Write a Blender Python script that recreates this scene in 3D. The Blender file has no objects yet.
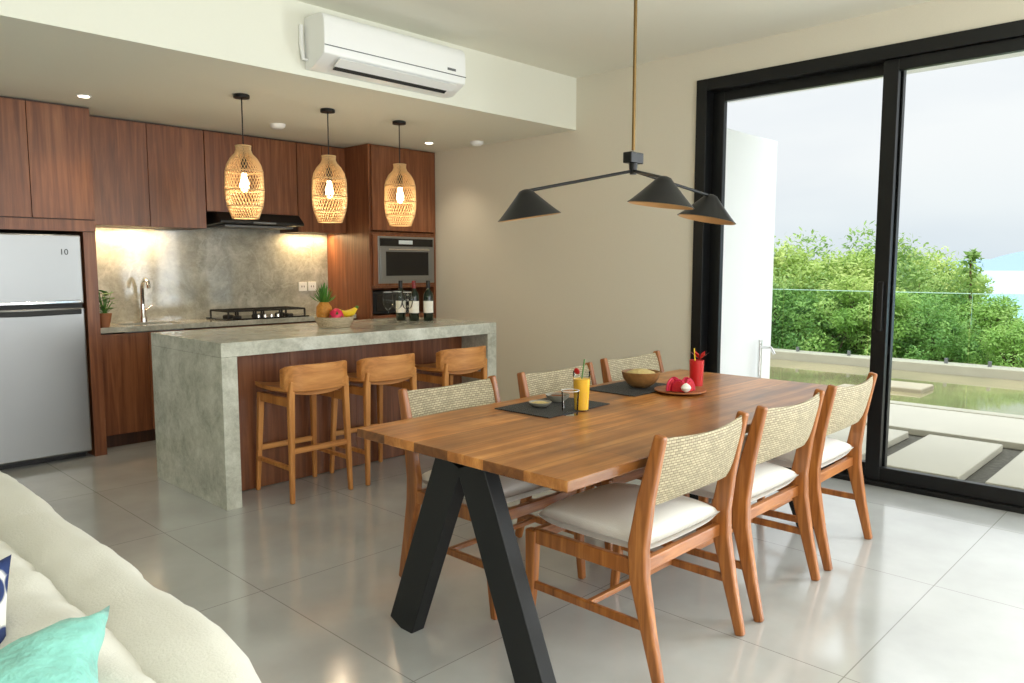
import bpy, bmesh, math, random
from mathutils import Vector, Matrix
random.seed(7)
S = bpy.context.scene
C = S.collection
try:
    S.view_settings.view_transform = 'Standard'
    S.view_settings.look = 'None'
except Exception as e:
    print(e)

# ---------------------------------------------------------------- materials
def lin(c):
    return tuple(((x/255)/12.92 if x/255 <= .04045 else ((x/255+.055)/1.055)**2.4) for x in c)+(1,)

def base(name):
    m = bpy.data.materials.new(name); m.use_nodes = True
    n = m.node_tree.nodes; b = n['Principled BSDF']
    return m, n, m.node_tree.links, b

def mat(name, c, rough=.5, metal=0, emit=None, es=0, trans=0, coat=0, bump=0, bscale=60, sheen=0, var=0.06):
    m, n, l, b = base(name)
    b.inputs['Base Color'].default_value = lin(c)
    b.inputs['Roughness'].default_value = rough
    b.inputs['Metallic'].default_value = metal
    b.inputs['Transmission Weight'].default_value = trans
    b.inputs['Coat Weight'].default_value = coat
    if sheen: b.inputs['Sheen Weight'].default_value = sheen
    if emit:
        b.inputs['Emission Color'].default_value = lin(emit); b.inputs['Emission Strength'].default_value = es
    tc = n.new('ShaderNodeTexCoord'); nz = n.new('ShaderNodeTexNoise')
    nz.inputs['Scale'].default_value = bscale; nz.inputs['Detail'].default_value = 3
    l.new(tc.outputs['Object'], nz.inputs['Vector'])
    if not trans and var:
        mx = n.new('ShaderNodeMix'); mx.data_type = 'RGBA'
        k = lin(c)
        mx.inputs[6].default_value = tuple(x*(1-var) for x in k[:3])+(1,)
        mx.inputs[7].default_value = tuple(min(1, x*(1+var)) for x in k[:3])+(1,)
        l.new(nz.outputs['Fac'], mx.inputs[0]); l.new(mx.outputs[2], b.inputs['Base Color'])
    if bump:
        bp = n.new('ShaderNodeBump'); bp.inputs['Strength'].default_value = bump; bp.inputs['Distance'].default_value = .01
        l.new(nz.outputs['Fac'], bp.inputs['Height']); l.new(bp.outputs['Normal'], b.inputs['Normal'])
    return m

def ramp(n, stops):
    r = n.new('ShaderNodeValToRGB')
    while len(r.color_ramp.elements) < len(stops): r.color_ramp.elements.new(.5)
    for e, (p, c) in zip(r.color_ramp.elements, stops):
        e.position = p; e.color = lin(c)
    return r

def wood(name, c1, c2, c3, axis='Z', s=1.0, rough=.4, coat=0.0, planks=None):
    m, n, l, b = base(name)
    tc = n.new('ShaderNodeTexCoord'); mp = n.new('ShaderNodeMapping')
    sc = {'X': (1.2, 22, 22), 'Y': (22, 1.2, 22), 'Z': (22, 22, 1.2)}[axis]
    mp.inputs['Scale'].default_value = tuple(x*s for x in sc)
    l.new(tc.outputs['Object'], mp.inputs['Vector'])
    nz = n.new('ShaderNodeTexNoise'); nz.inputs['Scale'].default_value = 1.0
    nz.inputs['Detail'].default_value = 6; nz.inputs['Roughness'].default_value = .62; nz.inputs['Distortion'].default_value = .8
    l.new(mp.outputs['Vector'], nz.inputs['Vector'])
    r = ramp(n, [(.28, c1), (.5, c2), (.72, c3)])
    l.new(nz.outputs['Fac'], r.inputs['Fac'])
    out = r.outputs['Color']
    if planks:
        br = n.new('ShaderNodeTexBrick'); br.inputs['Scale'].default_value = 1
        br.inputs['Brick Width'].default_value = planks[0]; br.inputs['Row Height'].default_value = planks[1]
        br.inputs['Mortar Size'].default_value = .0014; br.offset = .37; br.squash = .6; br.squash_frequency = 3
        br.inputs['Color1'].default_value = (.60, .56, .50, 1); br.inputs['Color2'].default_value = (1.22, 1.2, 1.14, 1)
        br.inputs['Mortar'].default_value = (.32, .27, .22, 1); br.inputs['Bias'].default_value = .05
        l.new(tc.outputs['Object'], br.inputs['Vector'])
        mx = n.new('ShaderNodeMix'); mx.data_type = 'RGBA'; mx.blend_type = 'MULTIPLY'; mx.inputs[0].default_value = .9
        l.new(out, mx.inputs[6]); l.new(br.outputs['Color'], mx.inputs[7]); out = mx.outputs[2]
        n5 = n.new('ShaderNodeTexNoise'); n5.inputs['Scale'].default_value = 4.5; n5.inputs['Detail'].default_value = 5
        l.new(tc.outputs['Object'], n5.inputs['Vector'])
        r5 = n.new('ShaderNodeValToRGB'); r5.color_ramp.elements[0].position = .34; r5.color_ramp.elements[0].color = (.66, .61, .56, 1)
        r5.color_ramp.elements[1].position = .58; r5.color_ramp.elements[1].color = (1.05, 1.05, 1.05, 1); l.new(n5.outputs['Fac'], r5.inputs['Fac'])
        m5 = n.new('ShaderNodeMix'); m5.data_type = 'RGBA'; m5.blend_type = 'MULTIPLY'; m5.inputs[0].default_value = .8
        l.new(out, m5.inputs[6]); l.new(r5.outputs['Color'], m5.inputs[7]); out = m5.outputs[2]
    l.new(out, b.inputs['Base Color'])
    b.inputs['Roughness'].default_value = rough; b.inputs['Coat Weight'].default_value = coat
    bp = n.new('ShaderNodeBump'); bp.inputs['Strength'].default_value = .12; bp.inputs['Distance'].default_value = .004
    l.new(nz.outputs['Fac'], bp.inputs['Height']); l.new(bp.outputs['Normal'], b.inputs['Normal'])
    return m

def stone(name, a, bcol, c, scale=3, rough=.25, dist=.5, vein=.35):
    m, n, l, b = base(name)
    tc = n.new('ShaderNodeTexCoord')
    n1 = n.new('ShaderNodeTexNoise'); n1.inputs['Scale'].default_value = scale; n1.inputs['Detail'].default_value = 14
    n1.inputs['Roughness'].default_value = .82; n1.inputs['Distortion'].default_value = dist
    l.new(tc.outputs['Object'], n1.inputs['Vector'])
    r = ramp(n, [(.38, a), (.5, bcol), (.62, c)]); l.new(n1.outputs['Fac'], r.inputs['Fac'])
    n2 = n.new('ShaderNodeTexNoise'); n2.inputs['Scale'].default_value = scale*.7; n2.inputs['Detail'].default_value = 9; n2.inputs['Roughness'].default_value = .6; n2.inputs['Distortion'].default_value = .4
    mp = n.new('ShaderNodeMapping'); mp.inputs['Location'].default_value = (3.1, 7.7, 1.3); mp.inputs['Rotation'].default_value = (.3, .6, .2)
    l.new(tc.outputs['Object'], mp.inputs[0]); l.new(mp.outputs[0], n2.inputs['Vector'])
    s1 = n.new('ShaderNodeMath'); s1.operation = 'SUBTRACT'; s1.inputs[1].default_value = .5
    s2 = n.new('ShaderNodeMath'); s2.operation = 'ABSOLUTE'; l.new(n2.outputs['Fac'], s1.inputs[0]); l.new(s1.outputs[0], s2.inputs[0])
    mr = n.new('ShaderNodeMapRange'); mr.inputs[1].default_value = 0; mr.inputs[2].default_value = .02; mr.inputs[3].default_value = vein; mr.inputs[4].default_value = 0
    l.new(s2.outputs[0], mr.inputs[0])
    mx = n.new('ShaderNodeMix'); mx.data_type = 'RGBA'; mx.inputs[7].default_value = lin(tuple(min(255, x+20) for x in c))
    l.new(mr.outputs[0], mx.inputs[0]); l.new(r.outputs['Color'], mx.inputs[6])
    l.new(mx.outputs[2], b.inputs['Base Color']); b.inputs['Roughness'].default_value = rough
    return m

def weave(name, light, dark, w=.03, h=.011, flat=False):
    m, n, l, b = base(name)
    tc = n.new('ShaderNodeTexCoord'); sp = n.new('ShaderNodeSeparateXYZ'); cb = n.new('ShaderNodeCombineXYZ')
    l.new(tc.outputs['Object'], sp.inputs[0]); l.new(sp.outputs['X'], cb.inputs['X']); l.new(sp.outputs['Y' if flat else 'Z'], cb.inputs['Y'])
    br = n.new('ShaderNodeTexBrick'); br.inputs['Scale'].default_value = 1; br.offset = .5
    br.inputs['Brick Width'].default_value = w; br.inputs['Row Height'].default_value = h
    br.inputs['Mortar Size'].default_value = h*.14; br.inputs['Mortar Smooth'].default_value = .6
    k = lin(light)
    br.inputs['Color1'].default_value = k; br.inputs['Color2'].default_value = tuple(x*.72 for x in k[:3])+(1,)
    br.inputs['Mortar'].default_value = lin(dark)
    l.new(cb.outputs[0], br.inputs['Vector']); l.new(br.outputs['Color'], b.inputs['Base Color'])
    bp = n.new('ShaderNodeBump'); bp.inputs['Strength'].default_value = .9; bp.inputs['Distance'].default_value = .004; bp.invert = True
    l.new(br.outputs['Fac'], bp.inputs['Height']); l.new(bp.outputs['Normal'], b.inputs['Normal'])
    b.inputs['Roughness'].default_value = .65
    return m

def thinglass(name, tint=(1, 1, 1), refl=.08):
    m = bpy.data.materials.new(name); m.use_nodes = True; n = m.node_tree.nodes; l = m.node_tree.links
    n.remove(n['Principled BSDF']); out = n['Material Output']
    t = n.new('ShaderNodeBsdfTransparent'); t.inputs['Color'].default_value = tint+(1,)
    g = n.new('ShaderNodeBsdfGlossy'); g.inputs['Roughness'].default_value = .02
    lw = n.new('ShaderNodeLayerWeight'); lw.inputs['Blend'].default_value = refl*2
    mx = n.new('ShaderNodeMixShader'); l.new(lw.outputs['Fresnel'], mx.inputs[0])
    l.new(t.outputs[0], mx.inputs[1]); l.new(g.outputs[0], mx.inputs[2]); l.new(mx.outputs[0], out.inputs['Surface'])
    return m

M = {}
M['wall'] = mat('wall_beige_plaster', (222, 216, 199), .75, bump=.08, bscale=220)
M['white'] = mat('bulkhead_white_paint', (235, 235, 221), .7, var=.01)
M['ceil'] = mat('ceiling_paint', (238, 236, 222), .75, var=.01)
M['ext'] = mat('exterior_white_render', (246, 247, 248), .8, var=.01)
M['walnut'] = wood('walnut_veneer', (94, 53, 31), (124, 74, 45), (150, 98, 63), 'Z', 1.2, .36)
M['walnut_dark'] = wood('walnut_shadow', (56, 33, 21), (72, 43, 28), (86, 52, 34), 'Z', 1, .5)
M['teak'] = wood('teak_chair_wood', (112, 64, 26), (156, 94, 42), (190, 124, 60), 'Z', 1.3, .36, .1)
M['teakx'] = wood('teak_rail_wood', (112, 64, 26), (156, 94, 42), (190, 124, 60), 'X', 1.3, .36, .1)
M['stool'] = wood('stool_teak', (160, 98, 46), (200, 134, 70), (222, 160, 92), 'Z', 1.0, .4)
M['stoolx'] = wood('stool_teak_flat', (160, 98, 46), (200, 134, 70), (222, 160, 92), 'X', 1.0, .4)
M['table'] = wood('reclaimed_table_wood', (128, 78, 34), (184, 120, 58), (216, 156, 90), 'X', .8, .34, .12, planks=(.95, .172))
M['island'] = stone('island_stone', (164, 165, 151), (196, 197, 183), (220, 221, 209), 5, .12, .2, .15)
M['splash'] = stone('backsplash_stone', (144, 144, 132), (170, 169, 157), (198, 197, 186), 3.0, .07, .25, .3)
M['steel'] = mat('brushed_steel', (152, 154, 155), .34, .9, bump=.02, bscale=300)
M['steel_side'] = mat('grey_appliance_side', (110, 112, 114), .5, .3)
M['chrome'] = mat('chrome', (225, 225, 225), .1, 1)
M['black'] = mat('black_metal', (20, 20, 21), .38, .3)
M['tableleg'] = mat('table_leg_black_steel', (24, 26, 28), .5, .2)
M['frame'] = mat('black_aluminium', (16, 17, 18), .35, .3)
M['blackglass'] = mat('black_glass', (14, 14, 16), .08)
M['cast'] = mat('cast_iron', (28, 28, 28), .6)
M['plastic'] = mat('white_plastic', (244, 245, 243), .35, var=.01)
M['darkvent'] = mat('dark_vent', (40, 42, 44), .6)
M['cushion'] = mat('cream_canvas', (240, 239, 233), .85, bump=.15, bscale=250, var=.02)
M['sofa'] = mat('cream_sofa_fabric', (218, 217, 207), .9, bump=.2, bscale=200, sheen=.1, var=.03)
M['mint'] = mat('mint_velvet', (126, 190, 178), .85, bump=.8, bscale=38, sheen=.2, var=.35)
M['brass'] = mat('aged_brass', (128, 104, 66), .4, .9)
M['rattan'] = weave('woven_cord', (198, 186, 154), (116, 100, 74), .021, .0095)
M['basket'] = weave('basket_weave', (222, 204, 172), (140, 112, 76), .02, .008)
M['mat'] = weave('placemat_weave', (64, 66, 66), (26, 26, 28), .012, .006, flat=True)
M['cane'] = mat('lamp_cane', (210, 176, 126), .6)
M['shadein'] = mat('lamp_inner_gold', (200, 160, 110), .4)
M['bulb'] = mat('warm_bulb', (255, 230, 190), .3, emit=(255, 228, 180), es=14, var=0)
M['bulb_soft'] = mat('soft_bulb', (255, 240, 215), .3, emit=(255, 225, 180), es=2, var=0)
M['led'] = mat('downlight_glow', (255, 245, 225), .3, emit=(255, 240, 215), es=12, var=0)
M['glass'] = thinglass('door_glass', (.99, .995, .99), .02)
M['fence'] = thinglass('fence_glass', (.84, .94, .90), .06)
M['fence_edge'] = mat('glass_edge_green', (176, 210, 196), .3)
M['tumbler'] = thinglass('drinking_glass', (.94, .96, .96), .09)
M['bottle'] = mat('wine_bottle_glass', (16, 30, 18), .08)
M['paper'] = mat('label_paper', (236, 232, 220), .7)
M['foil'] = mat('red_foil', (120, 24, 26), .4)
M['juice'] = mat('orange_juice', (250, 198, 64), .25, var=.02)
M['redcup'] = mat('red_ceramic', (190, 32, 32), .3)
M['red'] = mat('watermelon_red', (196, 34, 48), .4, bscale=80, var=.3)
M['pink'] = mat('dragon_fruit_skin', (206, 30, 76), .45, var=.2, bscale=30)
M['yellow'] = mat('banana_yellow', (240, 204, 40), .45)
M['apple'] = mat('green_apple', (150, 196, 50), .35)
M['pine'] = mat('pineapple_skin', (188, 126, 44), .6, bump=1, bscale=70, var=.4)
M['leaf'] = mat('leaf_green', (70, 124, 44), .5, var=.3, bscale=10)
M['pot'] = mat('terracotta_pot', (150, 96, 62), .7)
M['coconut'] = mat('coconut_bowl', (140, 100, 56), .4, bump=.3, bscale=40, var=.4)
M['food'] = mat('noodle_salad', (206, 184, 124), .6, bump=1, bscale=60, var=.3)
M['woodplate'] = wood('wood_plate', (120, 70, 36), (160, 100, 56), (180, 120, 72), 'X', 1.5, .4)
M['ceramic'] = mat('grey_ceramic', (150, 146, 134), .35)
M['sauce'] = mat('brown_sauce', (120, 62, 26), .25)
M['concrete'] = mat('terrace_concrete', (170, 166, 151), .8, bscale=3, bump=.1)
M['coping'] = mat('pool_coping_stone', (158, 155, 138), .8, bscale=5, bump=.1, var=.12)
M['gravel'] = mat('dark_gravel', (78, 75, 64), .9, bump=1, bscale=35, var=.6)
M['poolstone'] = mat('pool_stone', (150, 142, 120), .7, bscale=4, var=.15)
M['grass'] = mat('hillside_grass', (96, 124, 58), .9, bscale=2, var=.3)
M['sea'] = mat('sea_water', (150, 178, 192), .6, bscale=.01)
M['haze'] = mat('haze_tinted_hill', (124, 148, 168), 1, bscale=.002, var=.08)  # distance haze painted into the hill's base colour
M['bark'] = mat('bark', (96, 76, 56), .9)

m, n, l, b = base('navy_white_print'); M['navy'] = m
tc = n.new('ShaderNodeTexCoord'); w = n.new('ShaderNodeTexVoronoi'); w.inputs['Scale'].default_value = 22
r = ramp(n, [(.0, (24, 40, 84)), (.5, (30, 52, 104)), (.6, (232, 232, 224))])
l.new(tc.outputs['Object'], w.inputs['Vector']); l.new(w.outputs['Distance'], r.inputs['Fac']); l.new(r.outputs['Color'], b.inputs['Base Color'])
b.inputs['Roughness'].default_value = .8
# floor tile
m, n, l, b = base('large_grey_floor_tile'); M['floor'] = m
tc = n.new('ShaderNodeTexCoord'); mp = n.new('ShaderNodeMapping'); mp.inputs['Location'].default_value = (-1.48, -2.87, 0)
br = n.new('ShaderNodeTexBrick'); br.offset = 0; br.inputs['Scale'].default_value = 1
br.inputs['Brick Width'].default_value = 1; br.inputs['Row Height'].default_value = 1
br.inputs['Mortar Size'].default_value = .0022; br.inputs['Mortar Smooth'].default_value = .1
br.inputs['Color1'].default_value = lin((199, 201, 200)); br.inputs['Color2'].default_value = lin((204, 206, 205)); br.inputs['Mortar'].default_value = lin((158, 158, 154))
nz = n.new('ShaderNodeTexNoise'); nz.inputs['Scale'].default_value = 1.6; nz.inputs['Detail'].default_value = 6
r = ramp(n, [(.3, (220, 220, 218)), (.7, (255, 255, 255))])
mx = n.new('ShaderNodeMix'); mx.data_type = 'RGBA'; mx.blend_type = 'MULTIPLY'; mx.inputs[0].default_value = 1
l.new(tc.outputs['Object'], mp.inputs['Vector']); l.new(mp.outputs[0], br.inputs['Vector']); l.new(tc.outputs['Object'], nz.inputs['Vector'])
l.new(nz.outputs['Fac'], r.inputs['Fac']); l.new(br.outputs['Color'], mx.inputs[6]); l.new(r.outputs['Color'], mx.inputs[7])
l.new(mx.outputs[2], b.inputs['Base Color']); b.inputs['Roughness'].default_value = .14; b.inputs['IOR'].default_value = 1.65
b.inputs['Coat Weight'].default_value = .6; b.inputs['Coat Roughness'].default_value = .12
# pool water
m, n, l, b = base('pool_water'); M['water'] = m
nz = n.new('ShaderNodeTexNoise'); nz.inputs['Scale'].default_value = .8; nz.inputs['Detail'].default_value = 2
r = ramp(n, [(.35, (112, 110, 80)), (.52, (132, 126, 94)), (.68, (150, 140, 106))])
tc = n.new('ShaderNodeTexCoord'); l.new(tc.outputs['Object'], nz.inputs['Vector']); l.new(nz.outputs['Fac'], r.inputs['Fac']); l.new(r.outputs['Color'], b.inputs['Base Color'])
b.inputs['Roughness'].default_value = .05; b.inputs['Specular IOR Level'].default_value = .5
n3 = n.new('ShaderNodeTexNoise'); n3.inputs['Scale'].default_value = 5; bp = n.new('ShaderNodeBump'); bp.inputs['Strength'].default_value = .08
l.new(tc.outputs['Object'], n3.inputs['Vector']); l.new(n3.outputs['Fac'], bp.inputs['Height']); l.new(bp.outputs[0], b.inputs['Normal'])
# foliage
def foliage(name, a, bcol, c):
    m, n, l, b = base(name)
    tc = n.new('ShaderNodeTexCoord'); nz = n.new('ShaderNodeTexNoise'); nz.inputs['Scale'].default_value = 1.7; nz.inputs['Detail'].default_value = 5
    l.new(tc.outputs['Object'], nz.inputs['Vector']); r = ramp(n, [(.3, a), (.5, bcol), (.68, c)])
    l.new(nz.outputs['Fac'], r.inputs['Fac']); l.new(r.outputs['Color'], b.inputs['Base Color']); b.inputs['Roughness'].default_value = .6
    tr = n.new('ShaderNodeBsdfTranslucent'); l.new(r.outputs['Color'], tr.inputs['Color'])
    mx = n.new('ShaderNodeMixShader'); mx.inputs[0].default_value = .4
    l.new(b.outputs[0], mx.inputs[1]); l.new(tr.outputs[0], mx.inputs[2]); l.new(mx.outputs[0], n['Material Output'].inputs['Surface'])
    return m
M['fol1'] = foliage('foliage_bright', (116, 148, 62), (162, 188, 96), (200, 212, 132))
M['fol2'] = foliage('foliage_deep', (84, 120, 58), (128, 162, 84), (172, 196, 112))

# ---------------------------------------------------------------- geometry
class G:
    def __init__(s): s.v = []; s.f = []
    def add(s, vs, fs):
        o = len(s.v); s.v += [tuple(x) for x in vs]; s.f += [tuple(i+o for i in f) for f in fs]; return s
    def box(s, x0, x1, y0, y1, z0, z1):
        return s.add([(x0,y0,z0),(x1,y0,z0),(x1,y1,z0),(x0,y1,z0),(x0,y0,z1),(x1,y0,z1),(x1,y1,z1),(x0,y1,z1)],
                     [(0,3,2,1),(4,5,6,7),(0,1,5,4),(1,2,6,5),(2,3,7,6),(3,0,4,7)])
    def sweep(s, pts, ws, hs, side=(1, 0, 0)):
        pts = [Vector(p) for p in pts]; side0 = Vector(side).normalized(); vs = []; fs = []; n = len(pts)
        for i, p in enumerate(pts):
            t = (pts[min(i+1, n-1)]-pts[max(i-1, 0)]).normalized()
            sd = (side0 - t*side0.dot(t)).normalized(); nn = t.cross(sd)
            w = ws[i] if isinstance(ws, (list, tuple)) else ws; h = hs[i] if isinstance(hs, (list, tuple)) else hs
            for a, b2 in ((-1,-1),(1,-1),(1,1),(-1,1)): vs.append(p+sd*w*.5*a+nn*h*.5*b2)
        for i in range(n-1):
            for j in range(4):
                k = (j+1) % 4; fs.append((i*4+j, i*4+k, i*4+4+k, i*4+4+j))
        fs.append((3,2,1,0)); e = (n-1)*4; fs.append((e,e+1,e+2,e+3))
        return s.add(vs, fs)
    def tube(s, pts, r, seg=12, cap=True):
        pts = [Vector(p) for p in pts]; n = len(pts); vs = []; fs = []
        up = None
        for i, p in enumerate(pts):
            t = (pts[min(i+1, n-1)]-pts[max(i-1, 0)]).normalized()
            if up is None: up = t.orthogonal().normalized()
            up = (up - t*up.dot(t)).normalized(); sd = t.cross(up)
            rr = r[i] if isinstance(r, (list, tuple)) else r
            for j in range(seg):
                a = 2*math.pi*j/seg; vs.append(p+up*math.cos(a)*rr+sd*math.sin(a)*rr)
        for i in range(n-1):
            for j in range(seg):
                k = (j+1) % seg; fs.append((i*seg+j, i*seg+k, (i+1)*seg+k, (i+1)*seg+j))
        if cap: fs.append(tuple(range(seg-1, -1, -1))); fs.append(tuple((n-1)*seg+j for j in range(seg)))
        return s.add(vs, fs)
    def lathe(s, prof, seg=32, c=(0, 0, 0), cap0=True, cap1=True, sx=1, sy=1):
        vs = []; fs = []; n = len(prof)
        for r, z in prof:
            for j in range(seg):
                a = 2*math.pi*j/seg; vs.append((c[0]+r*math.cos(a)*sx, c[1]+r*math.sin(a)*sy, c[2]+z))
        for i in range(n-1):
            for j in range(seg):
                k = (j+1) % seg; fs.append((i*seg+j, i*seg+k, (i+1)*seg+k, (i+1)*seg+j))
        if cap0: fs.append(tuple(range(seg-1, -1, -1)))
        if cap1: fs.append(tuple((n-1)*seg+j for j in range(seg)))
        return s.add(vs, fs)
    def profx(s, prof, x0, x1):
        n = len(prof); vs = [(x0, y, z) for y, z in prof]+[(x1, y, z) for y, z in prof]
        fs = [(i, (i+1) % n, n+(i+1) % n, n+i) for i in range(n)]+[tuple(range(n-1, -1, -1)), tuple(range(n, 2*n))]
        return s.add(vs, fs)
    def xf(s, mtx):
        s.v = [tuple(mtx @ Vector(p)) for p in s.v]; return s
    def obj(s, name, m, parent=None, loc=(0, 0, 0), rot=(0, 0, 0), bevel=0, seg=2, smooth=False, sub=0, recalc=True, label=None):
        me = bpy.data.meshes.new(name); me.from_pydata(s.v, [], s.f)
        if recalc:
            bm = bmesh.new(); bm.from_mesh(me); bmesh.ops.recalc_face_normals(bm, faces=bm.faces); bm.to_mesh(me); bm.free()
        me.materials.append(M[m] if isinstance(m, str) else m)
        if smooth or bevel or sub:
            me.polygons.foreach_set('use_smooth', [True]*len(me.polygons))
        o = bpy.data.objects.new(name, me); C.objects.link(o); o.location = loc; o.rotation_euler = rot
        if parent: o.parent = parent
        if bevel:
            b = o.modifiers.new('Bevel', 'BEVEL'); b.width = bevel; b.segments = seg; b.limit_method = 'ANGLE'; b.angle_limit = .6
            if hasattr(b, 'harden_normals'): b.harden_normals = True
        elif smooth and not sub:
            try: me.set_sharp_from_angle(angle=.7)
            except Exception: pass
        if sub:
            q = o.modifiers.new('Sub', 'SUBSURF'); q.levels = sub; q.render_levels = sub
        if label: o['label'] = label
        return o

def tag(o, label, cat, group=None, kind=None):
    o['label'] = label; o['category'] = cat
    if group: o['group'] = group
    if kind: o['kind'] = kind
    return o
def thing(name, label, cat, loc=(0, 0, 0), rz=0, group=None, kind=None):
    o = bpy.data.objects.new(name, None); C.objects.link(o); o.empty_display_size = .1
    o.location = loc; o.rotation_euler = (0, 0, rz); return tag(o, label, cat, group, kind)
def struct(o, label='', cat='room'):
    o['kind'] = 'structure'; o['label'] = label; o['category'] = cat; return o
def dup(root, loc, rz=None, label=None, scale=None):
    def rec(o, par):
        c = o.copy(); C.objects.link(c)
        if par is not None:
            c.parent = par; c.matrix_parent_inverse = o.matrix_parent_inverse.copy()
        for ch in [x for x in bpy.data.objects if x.parent == o]: rec(ch, c)
        return c
    kids = rec(root, None); kids.location = loc
    if rz is not None: kids.rotation_euler = (0, 0, rz)
    if scale: kids.scale = scale
    if label: kids['label'] = label
    return kids
def pillow_geo(a, b, t, N=18, pinch=.1):
    vs = []; fs = []
    for sgn in (1, -1):
        for i in range(N+1):
            for j in range(N+1):
                u = -1+2*i/N; v = -1+2*j/N
                th = t*.5*(max(0, (1-u**4)*(1-v**4)))**.55
                vs.append((a*.5*u*(1-pinch*(1-v*v)*abs(u)), b*.5*v*(1-pinch*(1-u*u)*abs(v)), sgn*th))
    K = (N+1)**2
    for s2 in (0, 1):
        for i in range(N):
            for j in range(N):
                q = [s2*K+i*(N+1)+j, s2*K+(i+1)*(N+1)+j, s2*K+(i+1)*(N+1)+j+1, s2*K+i*(N+1)+j+1]
                fs.append(tuple(q if s2 == 0 else q[::-1]))
    g = G(); g.add(vs, fs); return g
def weld(o):
    m = o.modifiers.new('Weld', 'WELD'); m.merge_threshold = .0008; return o
def area(name, loc, rot, sx, sy, e, col=(1, 1, 1)):
    d = bpy.data.lights.new(name, 'AREA'); d.shape = 'RECTANGLE'; d.size = sx; d.size_y = sy; d.energy = e; d.color = col
    o = bpy.data.objects.new(name, d); C.objects.link(o); o.location = loc; o.rotation_euler = rot; return o
def point(name, loc, e, col, r=.03, parent=None):
    d = bpy.data.lights.new(name, 'POINT'); d.energy = e; d.color = col; d.shadow_soft_size = r
    o = bpy.data.objects.new(name, d); C.objects.link(o); o.location = loc
    if parent: o.parent = parent
    return o

# ---------------------------------------------------------------- room shell
XW = 4.86; YK = 6.42; HC = 2.83; HL = 2.425; YB = 3.965
struct(G().box(-3.2, XW, -4, YK, -.1, 0).obj('floor', 'floor'), 'large glossy grey floor tiles', 'floor')
g = G().box(XW, XW+.15, 2.87, YK+.15, 0, 3.0).box(XW, XW+.15, -1.8, 2.87, 2.63, 3.0).box(XW, XW+.15, -4, -1.8, 0, 3.0)
struct(g.obj('wall_right', 'wall'), 'beige textured wall with sliding door opening', 'wall')
struct(G().box(-3.2, XW, YK, YK+.15, 0, 3.0).obj('wall_back', 'white'), 'plain wall behind the kitchen cabinets', 'wall')
struct(G().box(-3.35, -3.2, -4, YK+.15, 0, 3.0).obj('wall_left', 'wall'), 'beige side wall', 'wall')
struct(G().box(-3.2, XW, -4, YB, HC, HC+.17).obj('ceiling', 'ceil'), 'off-white main ceiling', 'ceiling')
struct(G().box(-3.2, XW, YB, YK, HL, 3.0).obj('ceiling_lowered', 'white'), 'white lowered kitchen ceiling with bulkhead', 'ceiling')
# sliding door
g = G().box(4.84, 5.0, 2.79, 2.87, 0, 2.63).box(4.84, 5.0, -1.8, 2.79, 2.55, 2.63).box(4.84, 5.0, -1.8, -1.72, 0, 2.55).box(4.84, 5.0, -1.72, 2.79, 0, .03)
struct(g.obj('trim_1', 'frame', bevel=.003), 'black aluminium sliding door frame', 'door frame')
def slider(name, y0, y1, x):
    w = .085
    g = G().box(x, x+.045, y0, y0+w, .03, 2.55).box(x, x+.045, y1-w, y1, .03, 2.55).box(x, x+.045, y0+w, y1-w, .03, .03+w).box(x, x+.045, y0+w, y1-w, 2.55-w*.8, 2.55)
    o = struct(g.obj(name, 'frame', bevel=.003), 'black framed glass sliding door panel', 'door')
    G().box(x+.018, x+.026, y0+w, y1-w, .03+w, 2.55-w*.8).obj('glass_pane', 'glass', o)
    return o
slider('door_1', 1.545, 2.79, 4.935)
d2 = slider('door_2', -.1, 1.64, 4.87)
G().box(4.845, 4.87, 1.575, 1.61, .95, 1.25).obj('handle', 'black', d2, bevel=.005)
slider('door_3', -1.72, -.02, 4.935)

# ---------------------------------------------------------------- outside
tag(G().box(5.01, 6.2, -4, 7, 2.75, 2.95).obj('roof_eave', 'ext'), 'white roof overhang above the terrace door', 'roof')
tag(G().box(5.01, 6.42, 3.0, 3.2, -.02, 2.41).obj('garden_wall', 'ext', bevel=.01), 'white rendered wing wall beside the sliding door', 'wall')
tag(G().box(5.01, 8.0, -6, 14, -.3, -.08).obj('gravel_bed', 'gravel'), 'dark gravel bed between terrace slabs', 'gravel', kind='stuff')
tag(G().box(6.9, 8.0, -6, 14, -.08, -.02).obj('terrace_paving', 'concrete', bevel=.01), 'pale concrete terrace strip next to the pool', 'paving')
for i, (x0, x1, y0, y1) in enumerate([(5.5,6.76,-3.2,-1.0),(5.5,6.76,-.85,1.12),(5.5,6.76,1.27,1.79),(5.5,6.76,1.94,2.9),(5.5,6.76,3.3,5)]):
    o = G().box(0, x1-x0, 0, y1-y0, 0, .06).obj('paving_slab' if i == 0 else 'paving_slab.%03d' % i, 'concrete', loc=(x0, y0, -.08), bevel=.01)
    tag(o, 'pale concrete stepping slab set in dark gravel', 'paving', 'terrace stepping slabs')
tag(G().box(8.16, 10.99, -8, 16, -.5, -.06).obj('pool', 'water'), 'shallow pool with brown-green water', 'pool')
tag(G().box(8.0, 8.15, -8, 16, -.3, -.01).box(11.0, 11.35, -8, 16, -.5, .06).box(8.15, 11.0, -8, 16, -.56, -.501).obj('pool_coping', 'coping', bevel=.01), 'pale stone coping around the pool', 'pool edge')
for i, (x, y) in enumerate([(8.7, 3.05), (9.35, 2.75)]):
    tag(G().box(-.24, .24, -.24, .24, -.11, .03).obj('pool_step' if i == 0 else 'pool_step.%03d' % i, 'poolstone', loc=(x, y, -.04), bevel=.02), 'flat tan stepping stone just above the pool water', 'stepping stone', 'stepping stones in the pool')
fp = None
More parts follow.
